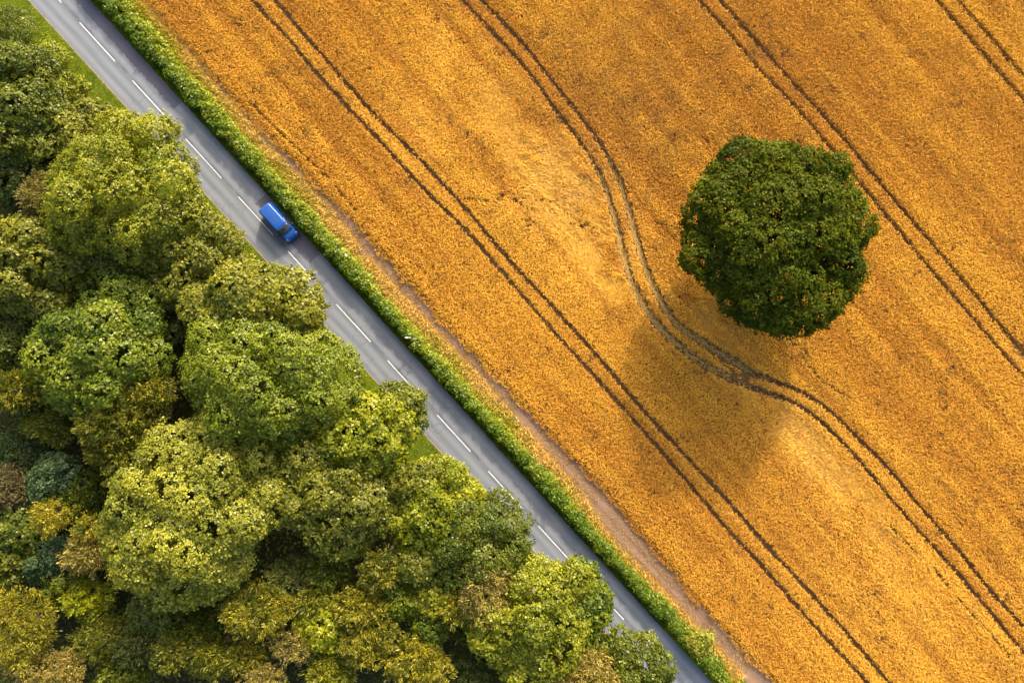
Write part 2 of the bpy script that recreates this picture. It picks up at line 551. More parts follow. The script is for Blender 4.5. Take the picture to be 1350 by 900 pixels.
    # trampled straw lying in the wheel ruts where the tracks bend round the tree
    for key in ('b_left', 'b_right'):
        poly = tracks[key]
        i = rng.integers(0, len(poly) - 1, 6500); t = rng.random(6500)[:, None]
        q = poly[i] * (1 - t) + poly[i + 1] * t + rng.normal(0, .20, (6500, 2))
        m = rng.random(6500) < np.clip(ell(q, 860, 380, 130, 80, 60) * 1.5, 0, 1)
        q = q[m]; dd = (poly[i + 1] - poly[i])[m]; nn = len(q)
        a = np.arctan2(dd[:, 1], dd[:, 0]) + rng.normal(0, .45, nn)
        d = np.stack([np.cos(a), np.sin(a), np.zeros(nn)], 1); s = np.stack([-d[:, 1], d[:, 0], np.zeros(nn)], 1)
        z = rng.uniform(.02, .09, nn)
        c0 = np.concatenate([q, z[:, None]], 1); l = rng.uniform(.1, .22, nn)[:, None]; w = rng.uniform(.015, .03, nn)[:, None]
        out_v.append(np.stack([c0 - d * l - s * w, c0 + d * l - s * w, c0 + d * l + s * w, c0 - d * l + s * w], 1))
        out_c.append(np.array([.42, .265, .075]) * rng.uniform(.7, 1.2, nn)[:, None])
    o = mesh_np('wheat', np.concatenate(out_v).reshape(-1, 3), 4, M_WHEAT, np.concatenate(out_c))
    tag(o, 'ripe golden wheat crop filling the field, parted by wheel tracks', 'wheat', kind='stuff')


make_wheat()


# ------------------------------------------------------------------ grasses (uncountable)
def blades(p, length, width, lean, cols, zbase=0.0, k=1):
    n = len(p)
    a = rng.uniform(0, 2 * np.pi, n)
    d = np.stack([np.cos(a), np.sin(a)], 1)
    L = length * rng.uniform(.6, 1.3, n)
    le = lean * rng.uniform(.3, 1.4, n)
    foot = np.concatenate([p, np.full((n, 1), zbase)], 1)
    tip = foot + np.concatenate([d * (L * np.sin(le))[:, None], (L * np.cos(le))[:, None]], 1)
    s = np.stack([-d[:, 1], d[:, 0], np.zeros(n)], 1) * (width * rng.uniform(.6, 1.3, n))[:, None]
    m = foot * .45 + tip * .55; m[:, 2] += L * .12
    return np.stack([foot - s * .6, m - s, tip, m + s], 1), cols


def rand_uv(n, u0, u1, v0=V0, v1=100.0):
    v = rng.uniform(v0, v1, n)
    a = u0(v) if callable(u0) else np.full(n, u0)
    b = u1(v) if callable(u1) else np.full(n, u1)
    t = rng.random(n)
    return XY(a + (b - a) * t, 0.0) + np.outer(v, DV), a + (b - a) * t, v, t


def lerp_cols(t, a, b, jit=.18):
    t = np.clip(t, 0, 1)[:, None]
    c = np.array(a) * (1 - t) + np.array(b) * t
    return c * np.clip(rng.normal(1, jit, (len(c), 1)), .45, 1.7)


gv, gc = [], []
p, u, v, t = rand_uv(26000, -6.8, -HW - 0.02, V0, 100)
keep = fbm(p, .6, 9) + rng.random(len(p)) * .3 > .38
q, c = blades(p[keep], .28, .022, .9, lerp_cols(fbm(p, .5, 12)[keep] * 1.6 - .3, (.05, .095, .005), (.23, .265, .007), .3))
gv.append(q); gc.append(c)
p, u, v, t = rand_uv(17000, HW + 0.0, HW + 0.95, V0, 100)
q, c = blades(p, .24, .02, .9, lerp_cols(fbm(p, .5, 14) * 1.4 - .3, (.025, .055, .008), (.06, .09, .012)))  # hedge-side grass: the hedge's shadow is put into these darker greens
gv.append(q); gc.append(c)
tag(mesh_np('verge_grass', np.concatenate(gv).reshape(-1, 3), 4, M_GRASS, np.concatenate(gc)), 'green grass growing along both edges of the road', 'grass', kind='stuff')

# tall dry grass on the bank between hedge and track
p, u, v, t = rand_uv(95000, lambda v: f_hedge(v) - .5, lambda v: f_soil(v) + .25, V0, 110)
keep = (fbm(p, .5, 19) * .9 + (1 - t) * .55 + rng.random(len(p)) * .35 > .60)
tt = t + (fbm(p, .22, 23) - .5) * 1.1
c = lerp_cols(tt * 1.35 - .40 - .25 * np.clip((25 - v) / 40, -.6, .6), (.28, .265, .012), (.54, .35, .09), .22)
q, c = blades(p[keep], .6, .028, .9, c[keep])
dv_, dc_ = [q], [c]
# scattered tussocks out on the bare track
p, u, v, t = rand_uv(22000, lambda v: f_soil(v) - .2, lambda v: f_wheat(v) + .2, V0, 110)
keep = fbm(p, .8, 27) + (1 - t) * .30 > .56
q, c = blades(p[keep], .26, .018, .9, lerp_cols(rng.random(keep.sum()), (.24, .165, .04), (.40, .26, .08)))
dv_.append(q); dc_.append(c)
tag(mesh_np('dry_grass', np.concatenate(dv_).reshape(-1, 3), 4, M_GRASS, np.concatenate(dc_)), 'tall sun-dried grass between the hedge and the bare farm track', 'grass', kind='stuff')


# ------------------------------------------------------------------ foliage generator
def unit(v):
    return v / np.maximum(np.linalg.norm(v, axis=-1, keepdims=True), 1e-9)


def leaf_quads(c, nrm, size, aspect, jitter, droop=None):
    n = len(c)
    nn = unit(nrm + rng.normal(0, jitter, (n, 3)))
    a = unit(np.cross(nn, rng.normal(0, 1, (n, 3))))
    if droop is not None:
        a = unit(droop + rng.normal(0, .35, (n, 3)))
        nn = unit(nn - a * np.sum(nn * a, 1, keepdims=True))
    b = np.cross(nn, a)
    L = (size * rng.uniform(.65, 1.35, n))[:, None]
    Wd = L * aspect
    # leaf spray: pointed-ended, folded a little along its length
    return np.stack([c - a * L * .5, c + b * Wd * .5 + nn * Wd * .12, c + a * L * .5, c - b * Wd * .5 + nn * Wd * .12], 1)


PAL = {
    'yel': ((.070, .095, .005), (.225, .232, .010)),
    'pal': ((.066, .092, .010), (.250, .250, .022)),
    'grn': ((.040, .072, .005), (.165, .195, .010)),
    'mid': ((.034, .058, .005), (.125, .142, .010)),
    'olv': ((.058, .072, .007), (.180, .182, .013)),
    'drk': ((.028, .050, .008), (.085, .105, .012)),
    'gry': ((.044, .062, .013), (.125, .135, .026)),
    'oak': ((.018, .031, .002), (.074, .088, .003)),
    'gld': ((.056, .074, .008), (.325, .275, .018)),
    'tan': ((.100, .092, .018), (.330, .260, .055)),
    'lim': ((.085, .115, .005), (.245, .255, .008)),
    'blu': ((.028, .058, .018), (.085, .125, .042)),
    'brn': ((.075, .062, .026), (.150, .125, .050)),
    'red': ((.080, .020, .008), (.160, .040, .012)),
}


def crown_leaves(r, ry, rv, kind, fine=False, lobes=None, leaf=.36, seed=0, asym=None, gaps=0.0, yellow=.5, rough=1.0, inner=9):
    """leaves of a crown centred at the origin"""
    rg = np.random.default_rng(seed)
    ph = rg.uniform(0, 6.28, 6)
    def out_r(th):
        return 1 + rough * (.10 * np.sin(2 * th + ph[0]) + .09 * np.sin(3 * th + ph[1]) + .06 * np.sin(5 * th + ph[2]) + .04 * np.sin(9 * th + ph[3]))
    lr = np.clip(.215 * r, .5, 1.75)
    nl = lobes or int(np.clip(2.4 * 2 * math.pi * r * ry / (math.pi * lr * lr), 18, 140))
    cz = rg.uniform(-.3, 1.0, nl); th = rg.uniform(0, 6.283, nl)
    sn = np.sqrt(np.maximum(0, 1 - cz ** 2))
    k = np.where(rg.random(nl) < .2, rg.uniform(.45, .75, nl), rg.uniform(.76, 1.04, nl))
    nr = int(2 * math.pi * max(r, ry) / (lr * 1.05))
    th[:nr] = np.arange(min(nr, nl)) / min(nr, nl) * 6.283 + rg.normal(0, .1, min(nr, nl)); cz[:nr] = rg.uniform(-.12, .3, min(nr, nl)); k[:nr] = rg.uniform(.9, 1.03, min(nr, nl))
    sn = np.sqrt(np.maximum(0, 1 - cz ** 2))
    nb = int(np.clip(rg.integers(9, 14) * (1.0 if r > 4 else .6), 5, 14))
    bz = rg.uniform(-.15, 1.0, nb); bt = np.arange(nb) * 2.39996 + rg.uniform(0, 6) + rg.normal(0, .25, nb)
    bd = np.stack([np.cos(bt) * np.sqrt(1 - bz ** 2), np.sin(bt) * np.sqrt(1 - bz ** 2), bz], 1)
    ld = np.stack([np.cos(th) * sn, np.sin(th) * sn, cz], 1)
    ang = np.arccos(np.clip((ld @ bd.T).max(1), -1, 1))
    k = k * (1.03 - .25 * np.clip(ang / .75, 0, 1) ** 1.6)
    orr = out_r(th)
    RL = lr * rg.uniform(.55, 1.2, nl)
    lc = np.stack([np.cos(th) * sn * np.maximum(r * orr - RL * .8, .1) * k, np.sin(th) * sn * np.maximum(ry * orr - RL * .8, .1) * k, cz * np.maximum(rv - RL * .55, .1) * k], 1)
    lc = np.vstack([lc, [[0, 0, rv * .30]]]); RL = np.append(RL, lr * 1.6)
    ni = inner
    it = rg.uniform(0, 6.283, ni); ir = np.sqrt(rg.random(ni)) * (.52 if ni < 12 else .80)
    lc = np.vstack([lc, np.stack([np.cos(it) * ir * r, np.sin(it) * ir * ry, rg.uniform(-.05, .35, ni) * rv], 1)])
    RL = np.append(RL, np.full(ni, min(r, ry) * (.27 if ni < 12 else .19)))
    flat = .85
    tint_l = rg.normal(0, .16, len(lc))
    cs = .29 if not fine else .30
    clumps, cn, ct = [], [], []
    for i in range(len(lc)):
        m = int(5.2 * RL[i] ** 2 / (cs * cs))
        d = unit(rg.normal(0, 1, (m, 3)))
        d = d[d[:, 2] > -.45]
        pos = lc[i] + d * RL[i] * np.array([1, 1, flat]) * rg.uniform(.88, 1.12, (len(d), 1))
        ok = np.ones(len(pos), bool)
        for j in range(len(lc)):
            if j == i: continue
            e = (pos - lc[j]) / (RL[j] * np.array([1, 1, flat]))
            ok &= np.sum(e * e, 1) > .72
        if gaps: ok &= rg.random(len(pos)) > gaps
        pos = pos[ok]; d = d[ok]
        clumps.append(pos); cn.append(d); ct.append(np.full(len(pos), tint_l[i]))
    # leafy boughs inside and low down in the crown
    nf = int(math.pi * r * ry * (7.0 if inner > 12 else 1.2))
    ft = rg.uniform(0, 6.283, nf); fr = np.sqrt(rg.random(nf)) * .86
    clumps.append(np.stack([np.cos(ft) * fr * r * out_r(ft), np.sin(ft) * fr * ry * out_r(ft), rg.uniform(-.1, .35, nf) * rv * (1 - fr ** 2 * .6)], 1))
    cn.append(np.tile([0, 0, 1.0], (nf, 1))); ct.append(rg.normal(0, .12, nf))
    pos = np.vstack(clumps); d = np.vstack(cn)
    out = rg.random(len(pos)) < .10          # sprays that stick out of the outline
    pos = pos + d * (out * rg.uniform(.1, .55, len(pos)))[:, None]
    ctn = np.concatenate(ct) + rg.normal(0, .14, len(pos))
    per = 14 if not fine else 17
    if fine: pos = pos + d * rg.uniform(-.15, .45, (len(pos), 1))
    c = np.repeat(pos, per, 0) + rg.normal(0, cs * .55, (len(pos) * per, 3)) * np.array([1, 1, .7])
    nrm = np.repeat(d, per, 0) * .8 + np.array([0, 0, .55])
    tt = np.repeat(ctn, per) + rg.normal(0, .17, len(c)) + yellow
    if fine:
        q = leaf_quads(c, nrm, leaf * 1.1, .30, .5, droop=unit(np.repeat(d, per, 0) + np.array([0, 0, .25])))
    else:
        q = leaf_quads(c, nrm, leaf, .80, .42)
    lo, hi = PAL[kind]
    t = np.clip(tt, 0, 1.15)[:, None]
    col = np.array(lo) * (1 - t) + np.array(hi) * t
    return q, col


def tube(bm_pts, radii, seg=7):
    """tapered tube along points -> verts, quads"""
    P = [Vector(p) for p in bm_pts]
    verts, faces = [], []
    for i, p in enumerate(P):
        d = (P[min(i + 1, len(P) - 1)] - P[max(i - 1, 0)]).normalized()
        a = d.orthogonal().normalized(); b = d.cross(a)
        for s in range(seg):
            t = 2 * math.pi * s / seg
            verts.append(p + (a * math.cos(t) + b * math.sin(t)) * radii[i])
    for i in range(len(P) - 1):
        for s in range(seg):
            faces.append((i * seg + s, i * seg + (s + 1) % seg, (i + 1) * seg + (s + 1) % seg, (i + 1) * seg + s))
    faces.append(tuple(range(seg - 1, -1, -1)))
    faces.append(tuple(range((len(P) - 1) * seg, len(P) * seg)))
    return verts, faces


def trunk_mesh(h, r0, spread, zc, rg, limbs=6):
    V_, F_ = [], []
    def add(pts, rad, seg=7):
        v, f = tube(pts, rad, seg); n = len(V_)
        V_.extend(v); F_.extend([tuple(i + n for i in ff) for ff in f])
    wob = rg.uniform(-.03, .03, 2) * h
    add([(0, 0, -.1), (0, 0, .25), (wob[0] * .4, wob[1] * .4, h * .3), (wob[0], wob[1], h * .6), (wob[0] * 1.3, wob[1] * 1.3, h * .86)],
        [r0 * 1.7, r0 * 1.15, r0 * .85, r0 * .5, r0 * .12], 9)
    for k in range(limbs):
        a = 2 * math.pi * k / limbs + rg.uniform(-.4, .4)
        z0 = h * rg.uniform(.28, .55); e = spread * rg.uniform(.55, .85)
        f = z0 / h
        s = (wob[0] * f, wob[1] * f, z0)
        m = (math.cos(a) * e * .5, math.sin(a) * e * .5, z0 + (zc - z0) * .45 + h * .05)
        t = (math.cos(a) * e, math.sin(a) * e, zc + rg.uniform(-.05, .15) * h)
        add([s, m, t], [r0 * .42, r0 * .28, r0 * .07], 6)
    return V_, F_


def tree(name, label, px, py, R_, kind, h, Ry=None, fine=False, leaf=.36, seed=1, limbs=6, lobes=None, gaps=0., mat=None, cat='tree',
         group='trees and bushes of the roadside wood', rvf=.72, yellow=.5, rough=1.0, inner=9):
    Ry = Ry or R_
    zc = h * .62
    zs = h * .72
    f = (H - zs) / H / S
    r, ry = R_ * f * 1.01, Ry * f * 1.01
    rv = min(max(r, ry) * rvf + .3, h * .40)
    zc = h - rv
    x, y = W(px, py, zc + rv * .15)
    if fine: r *= .90; ry *= .90
    root = empty(name, (x, y, 0))
    tag(root, label, cat, group)
    q, col = crown_leaves(r, ry, rv, kind, fine, lobes, leaf, seed, gaps=gaps, yellow=yellow, rough=rough, inner=inner)
    q = q + np.array([0, 0, zc])
    q[..., 2] = np.maximum(q[..., 2], .05)
    mesh_np('crown', q.reshape(-1, 3), 4, mat or M_LEAF, col, root)
    v_, f_ = trunk_mesh(h, max(.05, .030 * h * (r / (h * .45)) ** .5), min(r, ry) * .8, zc, np.random.default_rng(seed + 500), limbs)
    mesh_py('trunk', v_, f_, M_BARK, root, smooth=True)
    return root


# the lone tree in the wheat
tree('oak_tree', 'dark green round-crowned tree standing alone in the golden wheat', 1026, 309, 127, 'oak', 13.4, Ry=130, leaf=.25, seed=47, limbs=9,
     lobes=190, gaps=.0, rough=.52, inner=40, mat=M_OAK, group='trees in the field', rvf=.66)

# ---- the wood, tree by tree: (name, label, x, y, radius, kind, height, Ry, fine, yellow)
B, F = False, True
WOOD = [
    ('broadleaf_tree', 'huge bright yellow-green crown reaching over the road above the blue van', 168, 255, 108, 'yel', 15.5, 94, B, .55),
    ('broadleaf_tree', 'olive-gold crown beside the road just below the huge bright yellow-green crown', 251, 337, 70, 'olv', 11.5, 66, B, .6),
    ('broadleaf_tree', 'wide olive-yellow crown hanging over the road just past the blue van', 334, 402, 96, 'olv', 13.5, 58, B, .72),
    ('broadleaf_tree', 'huge vivid green billowing crown nearest the middle of the wood edge', 346, 502, 120, 'grn', 15.5, 98, B, .62),
    ('broadleaf_tree', 'large mid-green crown with yellow tips, left of the huge vivid green crown', 128, 468, 104, 'grn', 14.5, 86, B, .5),
    ('broadleaf_tree', 'olive-yellow crown on the left edge above the large mid-green crown', 35, 348, 78, 'olv', 12.5, 66, B, .6),
    ('broadleaf_tree', 'huge pale yellow crown of many small billows, biggest in the lower wood', 250, 672, 122, 'pal', 15.5, 128, B, .66),
    ('broadleaf_tree', 'dull olive crown right of the huge pale yellow crown', 440, 650, 82, 'olv', 13.0, 84, B, .42),
    ('broadleaf_tree', 'lime-topped crown near the road between vivid green and dull olive crowns', 488, 572, 66, 'lim', 12.5, 46, B, .55),
    ('broadleaf_tree', 'small dark olive tree poking over the road edge beside the lime-topped crown', 526, 538, 40, 'mid', 9.5, 34, B, .7),
    ('broadleaf_tree', 'bright yellow crown by the road, right of the dull olive crown', 578, 668, 68, 'lim', 12.0, 60, B, .5),
    ('broadleaf_tree', 'dark green crown overhanging the road right of the bright yellow crown', 632, 712, 62, 'mid', 12.5, 76, B, .55),
    ('broadleaf_tree', 'large yellow-green crown near the bottom of the roadside row', 704, 822, 86, 'yel', 13.5, 88, B, .55),
    ('broadleaf_tree', 'mid-green crown leaning over the road beside the large bottom yellow-green crown', 756, 802, 47, 'grn', 11.5, 64, B, .3),
    ('broadleaf_tree', 'dark olive crown over the road, lowest of the roadside row', 836, 892, 54, 'mid', 11.5, 58, B, .55),
    ('broadleaf_tree', 'dark green crown in the top left corner of the wood', 18, 142, 76, 'mid', 12.0, 78, B, .55),
    ('broadleaf_tree', 'brownish olive low crown touching the top of the huge bright yellow-green crown', 112, 182, 56, 'olv', 10.0, 48, B, .55),
    ('feathery_tree', 'feathery tan crown between the dark roadside crown and the bottom yellow-green crown', 642, 775, 44, 'tan', 11.0, 52, F, .45),
    ('feathery_tree', 'broad tan feathery crown on the bottom edge near the road', 768, 894, 54, 'tan', 11.0, 44, F, .6),
    ('feathery_tree', 'golden olive tree wedged above the huge pale yellow crown', 160, 560, 62, 'gld', 11.5, 58, F, .35),
    ('feathery_tree', 'brown-gold tuft right above the wedged golden olive tree', 192, 520, 38, 'gld', 11.0, 26, F, .25),
    ('shrub', 'grey-green bush squeezed between tan crown and road near the bottom', 800, 850, 22, 'gry', 6.0, 20, F, .6),
    ('shrub', 'glossy dark green bush in the grass at the top left corner', 12, 40, 34, 'mid', 3.6, 30, B, .5),
    ('shrub', 'yellow-green bramble bush on the grass strip at the top left', 62, 78, 34, 'lim', 2.4, 24, B, .35),
    ('shrub', 'low yellowish bush beside the grass, above the brownish olive crown', 86, 124, 32, 'yel', 3.4, 24, B, .4),
    ('feathery_tree', 'thin brownish crown left of the huge bright yellow-green crown', 55, 258, 30, 'tan', 10.0, 28, F, .15),
    ('broadleaf_tree', 'shaded dark tree on the left edge above the olive-yellow crown', 26, 235, 52, 'drk', 9.0, 40, B, .5),
    ('broadleaf_tree', 'shaded green tree under the lower side of the huge bright yellow-green crown', 145, 345, 60, 'mid', 10.0, 44, B, .55),
    ('shrub', 'small bright green bush in the gap below the olive-gold crown', 230, 370, 25, 'lim', 7.5, 20, B, .35),
    ('broadleaf_tree', 'dark green tree in the gap left of the vivid green crown', 215, 430, 50, 'drk', 8.0, 42, B, .6),
    ('feathery_tree', 'dark olive-gold tree on the left edge, below the large mid-green crown', 22, 515, 40, 'gld', 9.5, 28, F, .1),
    ('broadleaf_tree', 'dusky green tree on the left edge beside the large mid-green crown', 10, 452, 44, 'mid', 9.0, 42, B, .4),
    ('feathery_tree', 'dull olive wispy tree below the left of the large mid-green crown', 72, 556, 38, 'olv', 9.0, 28, F, .25),
    ('broadleaf_tree', 'nearly black-green tree in the deep gap on the left edge', 28, 600, 44, 'drk', 7.0, 34, B, .05),
    ('broadleaf_tree', 'blue-green small crown right of the grey-brown wispy tree', 72, 632, 34, 'blu', 9.0, 36, B, .35),
    ('feathery_tree', 'grey-brown wispy tree on the left edge of the lower wood', 16, 642, 36, 'brn', 8.5, 34, F, .4),
    ('feathery_tree', 'small round deep-gold tree, the most golden one of the left thicket', 70, 680, 24, 'gld', 9.0, 24, F, .75),
    ('broadleaf_tree', 'dark olive tree right of the small round deep-gold tree', 112, 650, 38, 'mid', 8.5, 34, F, .3),
    ('broadleaf_tree', 'mid-green tree on the left edge beside the small round deep-gold tree', 24, 695, 38, 'mid', 8.5, 34, B, .5),
    ('feathery_tree', 'tiny gold tuft between the deep-gold tree and the huge pale crown', 116, 696, 17, 'gld', 8.5, 14, F, .6),
    ('feathery_tree', 'spiky tan bush left of the huge pale yellow crown', 112, 729, 28, 'tan', 8.5, 25, F, .5),
    ('broadleaf_tree', 'patchy olive tree on the left edge, left of the blue-green dark tree', 16, 742, 36, 'olv', 8.0, 32, B, .25),
    ('broadleaf_tree', 'blue-green dark tree below the small round deep-gold tree', 66, 738, 40, 'blu', 8.0, 34, B, .4),
    ('broadleaf_tree', 'small vivid yellow-lime tree below left of the huge pale yellow crown', 116, 790, 32, 'lim', 8.5, 28, F, .6),
    ('feathery_tree', 'broad golden-yellow tree in the bottom left corner', 20, 828, 58, 'gld', 10.5, 52, F, .5),
    ('feathery_tree', 'pale tan-yellow bush on the bottom edge beside the corner golden tree', 62, 884, 50, 'tan', 9.5, 30, F, .5),
    ('broadleaf_tree', 'green low tree between blue-green dark tree and vivid yellow-lime tree', 86, 772, 30, 'mid', 7.5, 24, B, .6),
    ('feathery_tree', 'olive soft tree right of the pale tan-yellow bush', 136, 842, 40, 'olv', 9.0, 32, F, .3),
    ('feathery_tree', 'grey-green soft tree third from the left along the bottom thicket', 180, 848, 36, 'gry', 9.0, 34, F, .35),
    ('feathery_tree', 'fresh green soft tree on the bottom edge below the grey-green soft tree', 160, 884, 36, 'mid', 8.5, 26, F, .6),
    ('feathery_tree', 'dull grey-olive tree straight below the huge pale yellow crown', 232, 858, 32, 'gld', 9.5, 28, F, .12),
    ('feathery_tree', 'golden olive tree right of the dull grey-olive tree, near the bottom edge', 276, 866, 34, 'olv', 9.5, 28, F, .6),
    ('feathery_tree', 'small mustard bush between golden olive tree and tan spiky-topped bush', 322, 868, 24, 'gld', 8.5, 22, F, .3),
    ('feathery_tree', 'spreading ochre tree just below right of the huge pale yellow crown', 340, 806, 50, 'gld', 10.5, 36, F, .4),
    ('broadleaf_tree', 'bright sulphur-yellow tree right of the spreading ochre tree', 424, 828, 36, 'lim', 10.0, 30, B, .7),
    ('feathery_tree', 'tan bush with spiky top, below the spreading ochre tree', 384, 852, 26, 'tan', 9.0, 22, F, .4),
    ('feathery_tree', 'soft grey-green tree right of the lower side of the huge pale yellow crown', 384, 762, 36, 'gry', 9.0, 30, F, .6),
    ('feathery_tree', 'upper of two ochre trees right of the bright sulphur-yellow tree', 474, 800, 30, 'gld', 9.5, 34, F, .4),
    ('feathery_tree', 'lower of two ochre trees right of the bright sulphur-yellow tree', 476, 848, 30, 'gld', 9.5, 30, F, .55),
    ('feathery_tree', 'brown-gold bush directly below the dull olive crown', 500, 752, 28, 'gld', 10.0, 26, F, .2),
    ('broadleaf_tree', 'grey-olive speckled tree right of the brown-gold bush', 556, 742, 42, 'olv', 10.5, 30, B, .4),
    ('broadleaf_tree', 'glossy green tree with yellow leaf tips below the brown-gold bush', 520, 790, 42, 'grn', 9.5, 26, B, .6),
    ('broadleaf_tree', 'lemon-yellow small crown right of the glossy green yellow-tipped tree', 574, 786, 28, 'yel', 9.5, 26, B, .7),
    ('feathery_tree', 'little orange-gold tuft left of the feathery tan crown', 601, 800, 18, 'gld', 9.0, 18, F, .5),
    ('feathery_tree', 'yellow-olive bush between the lower ochre tree and the wide mustard-olive tree', 502, 836, 24, 'gld', 9.0, 22, F, .3),
    ('feathery_tree', 'wide mustard-olive tree with many humps on the bottom edge', 544, 872, 46, 'gld', 10.0, 34, F, .45),
    ('broadleaf_tree', 'small olive-green tree above the wide mustard-olive tree', 566, 832, 24, 'grn', 9.0, 22, B, .35),
    ('feathery_tree', 'dark grey-green tree on the bottom edge left of the yellow-green crown', 624, 880, 42, 'gry', 8.5, 34, F, .2),
    ('feathery_tree', 'pale lemon-green tree on the bottom edge below the bright sulphur-yellow tree', 436, 884, 34, 'olv', 9.5, 28, F, .8),
    ('feathery_tree', 'orange-tan bush on the bottom edge below the small mustard bush', 348, 892, 28, 'tan', 9.0, 18, F, .5),
    ('broadleaf_tree', 'leafy mid-green tree between dull olive crown and ochre trees', 432, 750, 34, 'mid', 9.0, 30, F, .5),
    ('feathery_tree', 'small green-yellow tuft above the bright sulphur-yellow tree', 412, 792, 20, 'olv', 9.5, 18, F, .7),
    ('broadleaf_tree', 'brownish-olive thin tree between lime-topped and bright yellow crowns', 548, 640, 32, 'olv', 11.0, 34, B, .35),
    ('broadleaf_tree', 'deep green tree under the bright yellow crown', 592, 720, 38, 'drk', 9.5, 30, B, .75),
    ('feathery_tree', 'shaded olive tree directly below the feathery tan crown', 628, 828, 30, 'olv', 8.0, 24, F, .1),
    ('broadleaf_tree', 'dim green tree filling the gap under the huge pale crown, left part', 208, 808, 40, 'drk', 9.0, 32, B, .75),
    ('feathery_tree', 'dim green soft tree filling the gap left of the spreading ochre tree', 268, 824, 36, 'mid', 8.5, 28, F, .2),
    ('shrub', 'rust-red small bush at the shaded foot of the bottom yellow-green crown', 624, 864, 10, 'red', 5.5, 10, B, .6),
]
for i, (nm, lab, px, py, r_, kd, h_, ry_, fi, ye) in enumerate(WOOD):
    if fi and kd in ('gld', 'tan'): h_ += 1.3
    tree(nm, lab, px, py, r_, kd, h_, ry_, fi, leaf=(.25 if not fi else .30) * (.85 + .4 * ((i * 37) % 11) / 10) * (1.0 if h_ > 5 else .75), seed=100 + i,
         cat='bush' if nm == 'shrub' else 'tree', limbs=6 if h_ > 5 else 4, yellow=ye)


# woodland undergrowth: uncountable
def undergrowth():
    n = 130000
    p = np.stack([rng.uniform(-72, 30, n), rng.uniform(-52, 52, n)], 1)
    u, v = UV(p)
    k = u < -4.6 - 2.2 * fbm(p, .3, 70)
    p = p[k]; u = u[k]; n = len(p)
    inn = (np.abs(p[:, 0]) < 60) & (np.abs(p[:, 1]) < 40)
    hgt = .3 + 6.0 * fbm(p, .28, 71) ** 1.6 + np.where(inn, 0, 5.0 * fbm(p, .2, 75) * np.clip(-u - 9, 0, 5) / 5)
    hgt *= np.clip((-u - 4) / 4, .15, 1)
    z = hgt * rng.uniform(.75, 1.0, n) + .1
    c = np.concatenate([p, z[:, None]], 1)
    q = leaf_quads(c, np.tile([0, 0, 1.0], (n, 1)), .42, .6, .55)
    col = lerp_cols(fbm(p, .4, 73) * 1.8 - .4 + rng.normal(0, .15, n), (.030, .048, .007), (.105, .118, .014))
    tag(mesh_np('undergrowth', q.reshape(-1, 3), 4, M_LEAF, col), 'dark leafy undergrowth covering the floor of the wood', 'undergrowth', kind='stuff')


undergrowth()


# ------------------------------------------------------------------ hedge
def hedge():
    vs_, us_, rs, hs = [], [], [], []
    v = V0
    lob = []
    while v < 112:
        bulge = .45 * math.sin(v * .53) * math.sin(v * .211 + 1) + .22 * math.sin(v * 1.37)
        wr = float(f_hedge(v)) + .55 + .6 * bulge; w0 = HW + .5 - .25 * bulge
        for k in range(5):
            t = rng.random()
            uu = w0 + .45 + (wr - .3 - w0 - .45) * t
            rad = rng.uniform(.38, .66)
            top = 1.35 + .3 * bulge - .6 * max(0, t - .45) + rng.normal(0, .14)
            lob.append((uu, v + rng.uniform(-.3, .3), top - rad * .8, rad, t))
        v += .42
    lob = np.array(lob)
    per = 62
    m = len(lob) * per
    d = unit(rng.normal(0, 1, (m, 3)))
    d[:, 2] = np.where(d[:, 2] < -.3, -d[:, 2], d[:, 2])
    L = np.repeat(lob, per, 0)
    xy = XY(L[:, 0], 0) + np.outer(L[:, 1], DV)
    c = np.concatenate([xy, L[:, 2:3]], 1) + d * L[:, 3:4] * rng.uniform(.8, 1.12, (m, 1))
    # skirts of the hedge down to the bank on both faces
    q1 = leaf_quads(c, d * .8 + np.array([0, 0, .5]), .25, .6, .45)
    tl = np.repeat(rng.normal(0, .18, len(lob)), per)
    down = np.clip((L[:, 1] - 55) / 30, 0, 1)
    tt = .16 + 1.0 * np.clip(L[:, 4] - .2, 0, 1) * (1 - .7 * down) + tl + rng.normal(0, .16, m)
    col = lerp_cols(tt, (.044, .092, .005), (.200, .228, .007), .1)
    n2 = 30000
    v2 = rng.uniform(V0, 112, n2); side = rng.random(n2) < .6
    wr = f_hedge(v2)
    z2 = rng.uniform(.05, 1.25, n2)
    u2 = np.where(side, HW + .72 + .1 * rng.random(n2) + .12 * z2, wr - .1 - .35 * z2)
    xy2 = XY(u2, 0) + np.outer(v2, DV)
    c2 = np.concatenate([xy2, z2[:, None]], 1)
    nn = np.where(side[:, None], np.append(-DU, .4), np.append(DU, .4))
    q2 = leaf_quads(c2, nn, .25, .6, .5)
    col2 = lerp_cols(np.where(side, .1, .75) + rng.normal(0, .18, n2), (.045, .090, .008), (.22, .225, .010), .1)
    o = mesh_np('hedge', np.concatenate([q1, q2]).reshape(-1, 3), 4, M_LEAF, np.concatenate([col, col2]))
    tag(o, 'long clipped green hedge running between the road and the wheat field', 'hedge')


hedge()
tree('shrub', 'pale whitish-leaved bush growing in the hedge near the bottom of the road', 922, 846, 17, 'pal', 2.3, 15, B, leaf=.24, seed=900, limbs=4,
     cat='bush', group='odd plants in the hedge', yellow=.9)

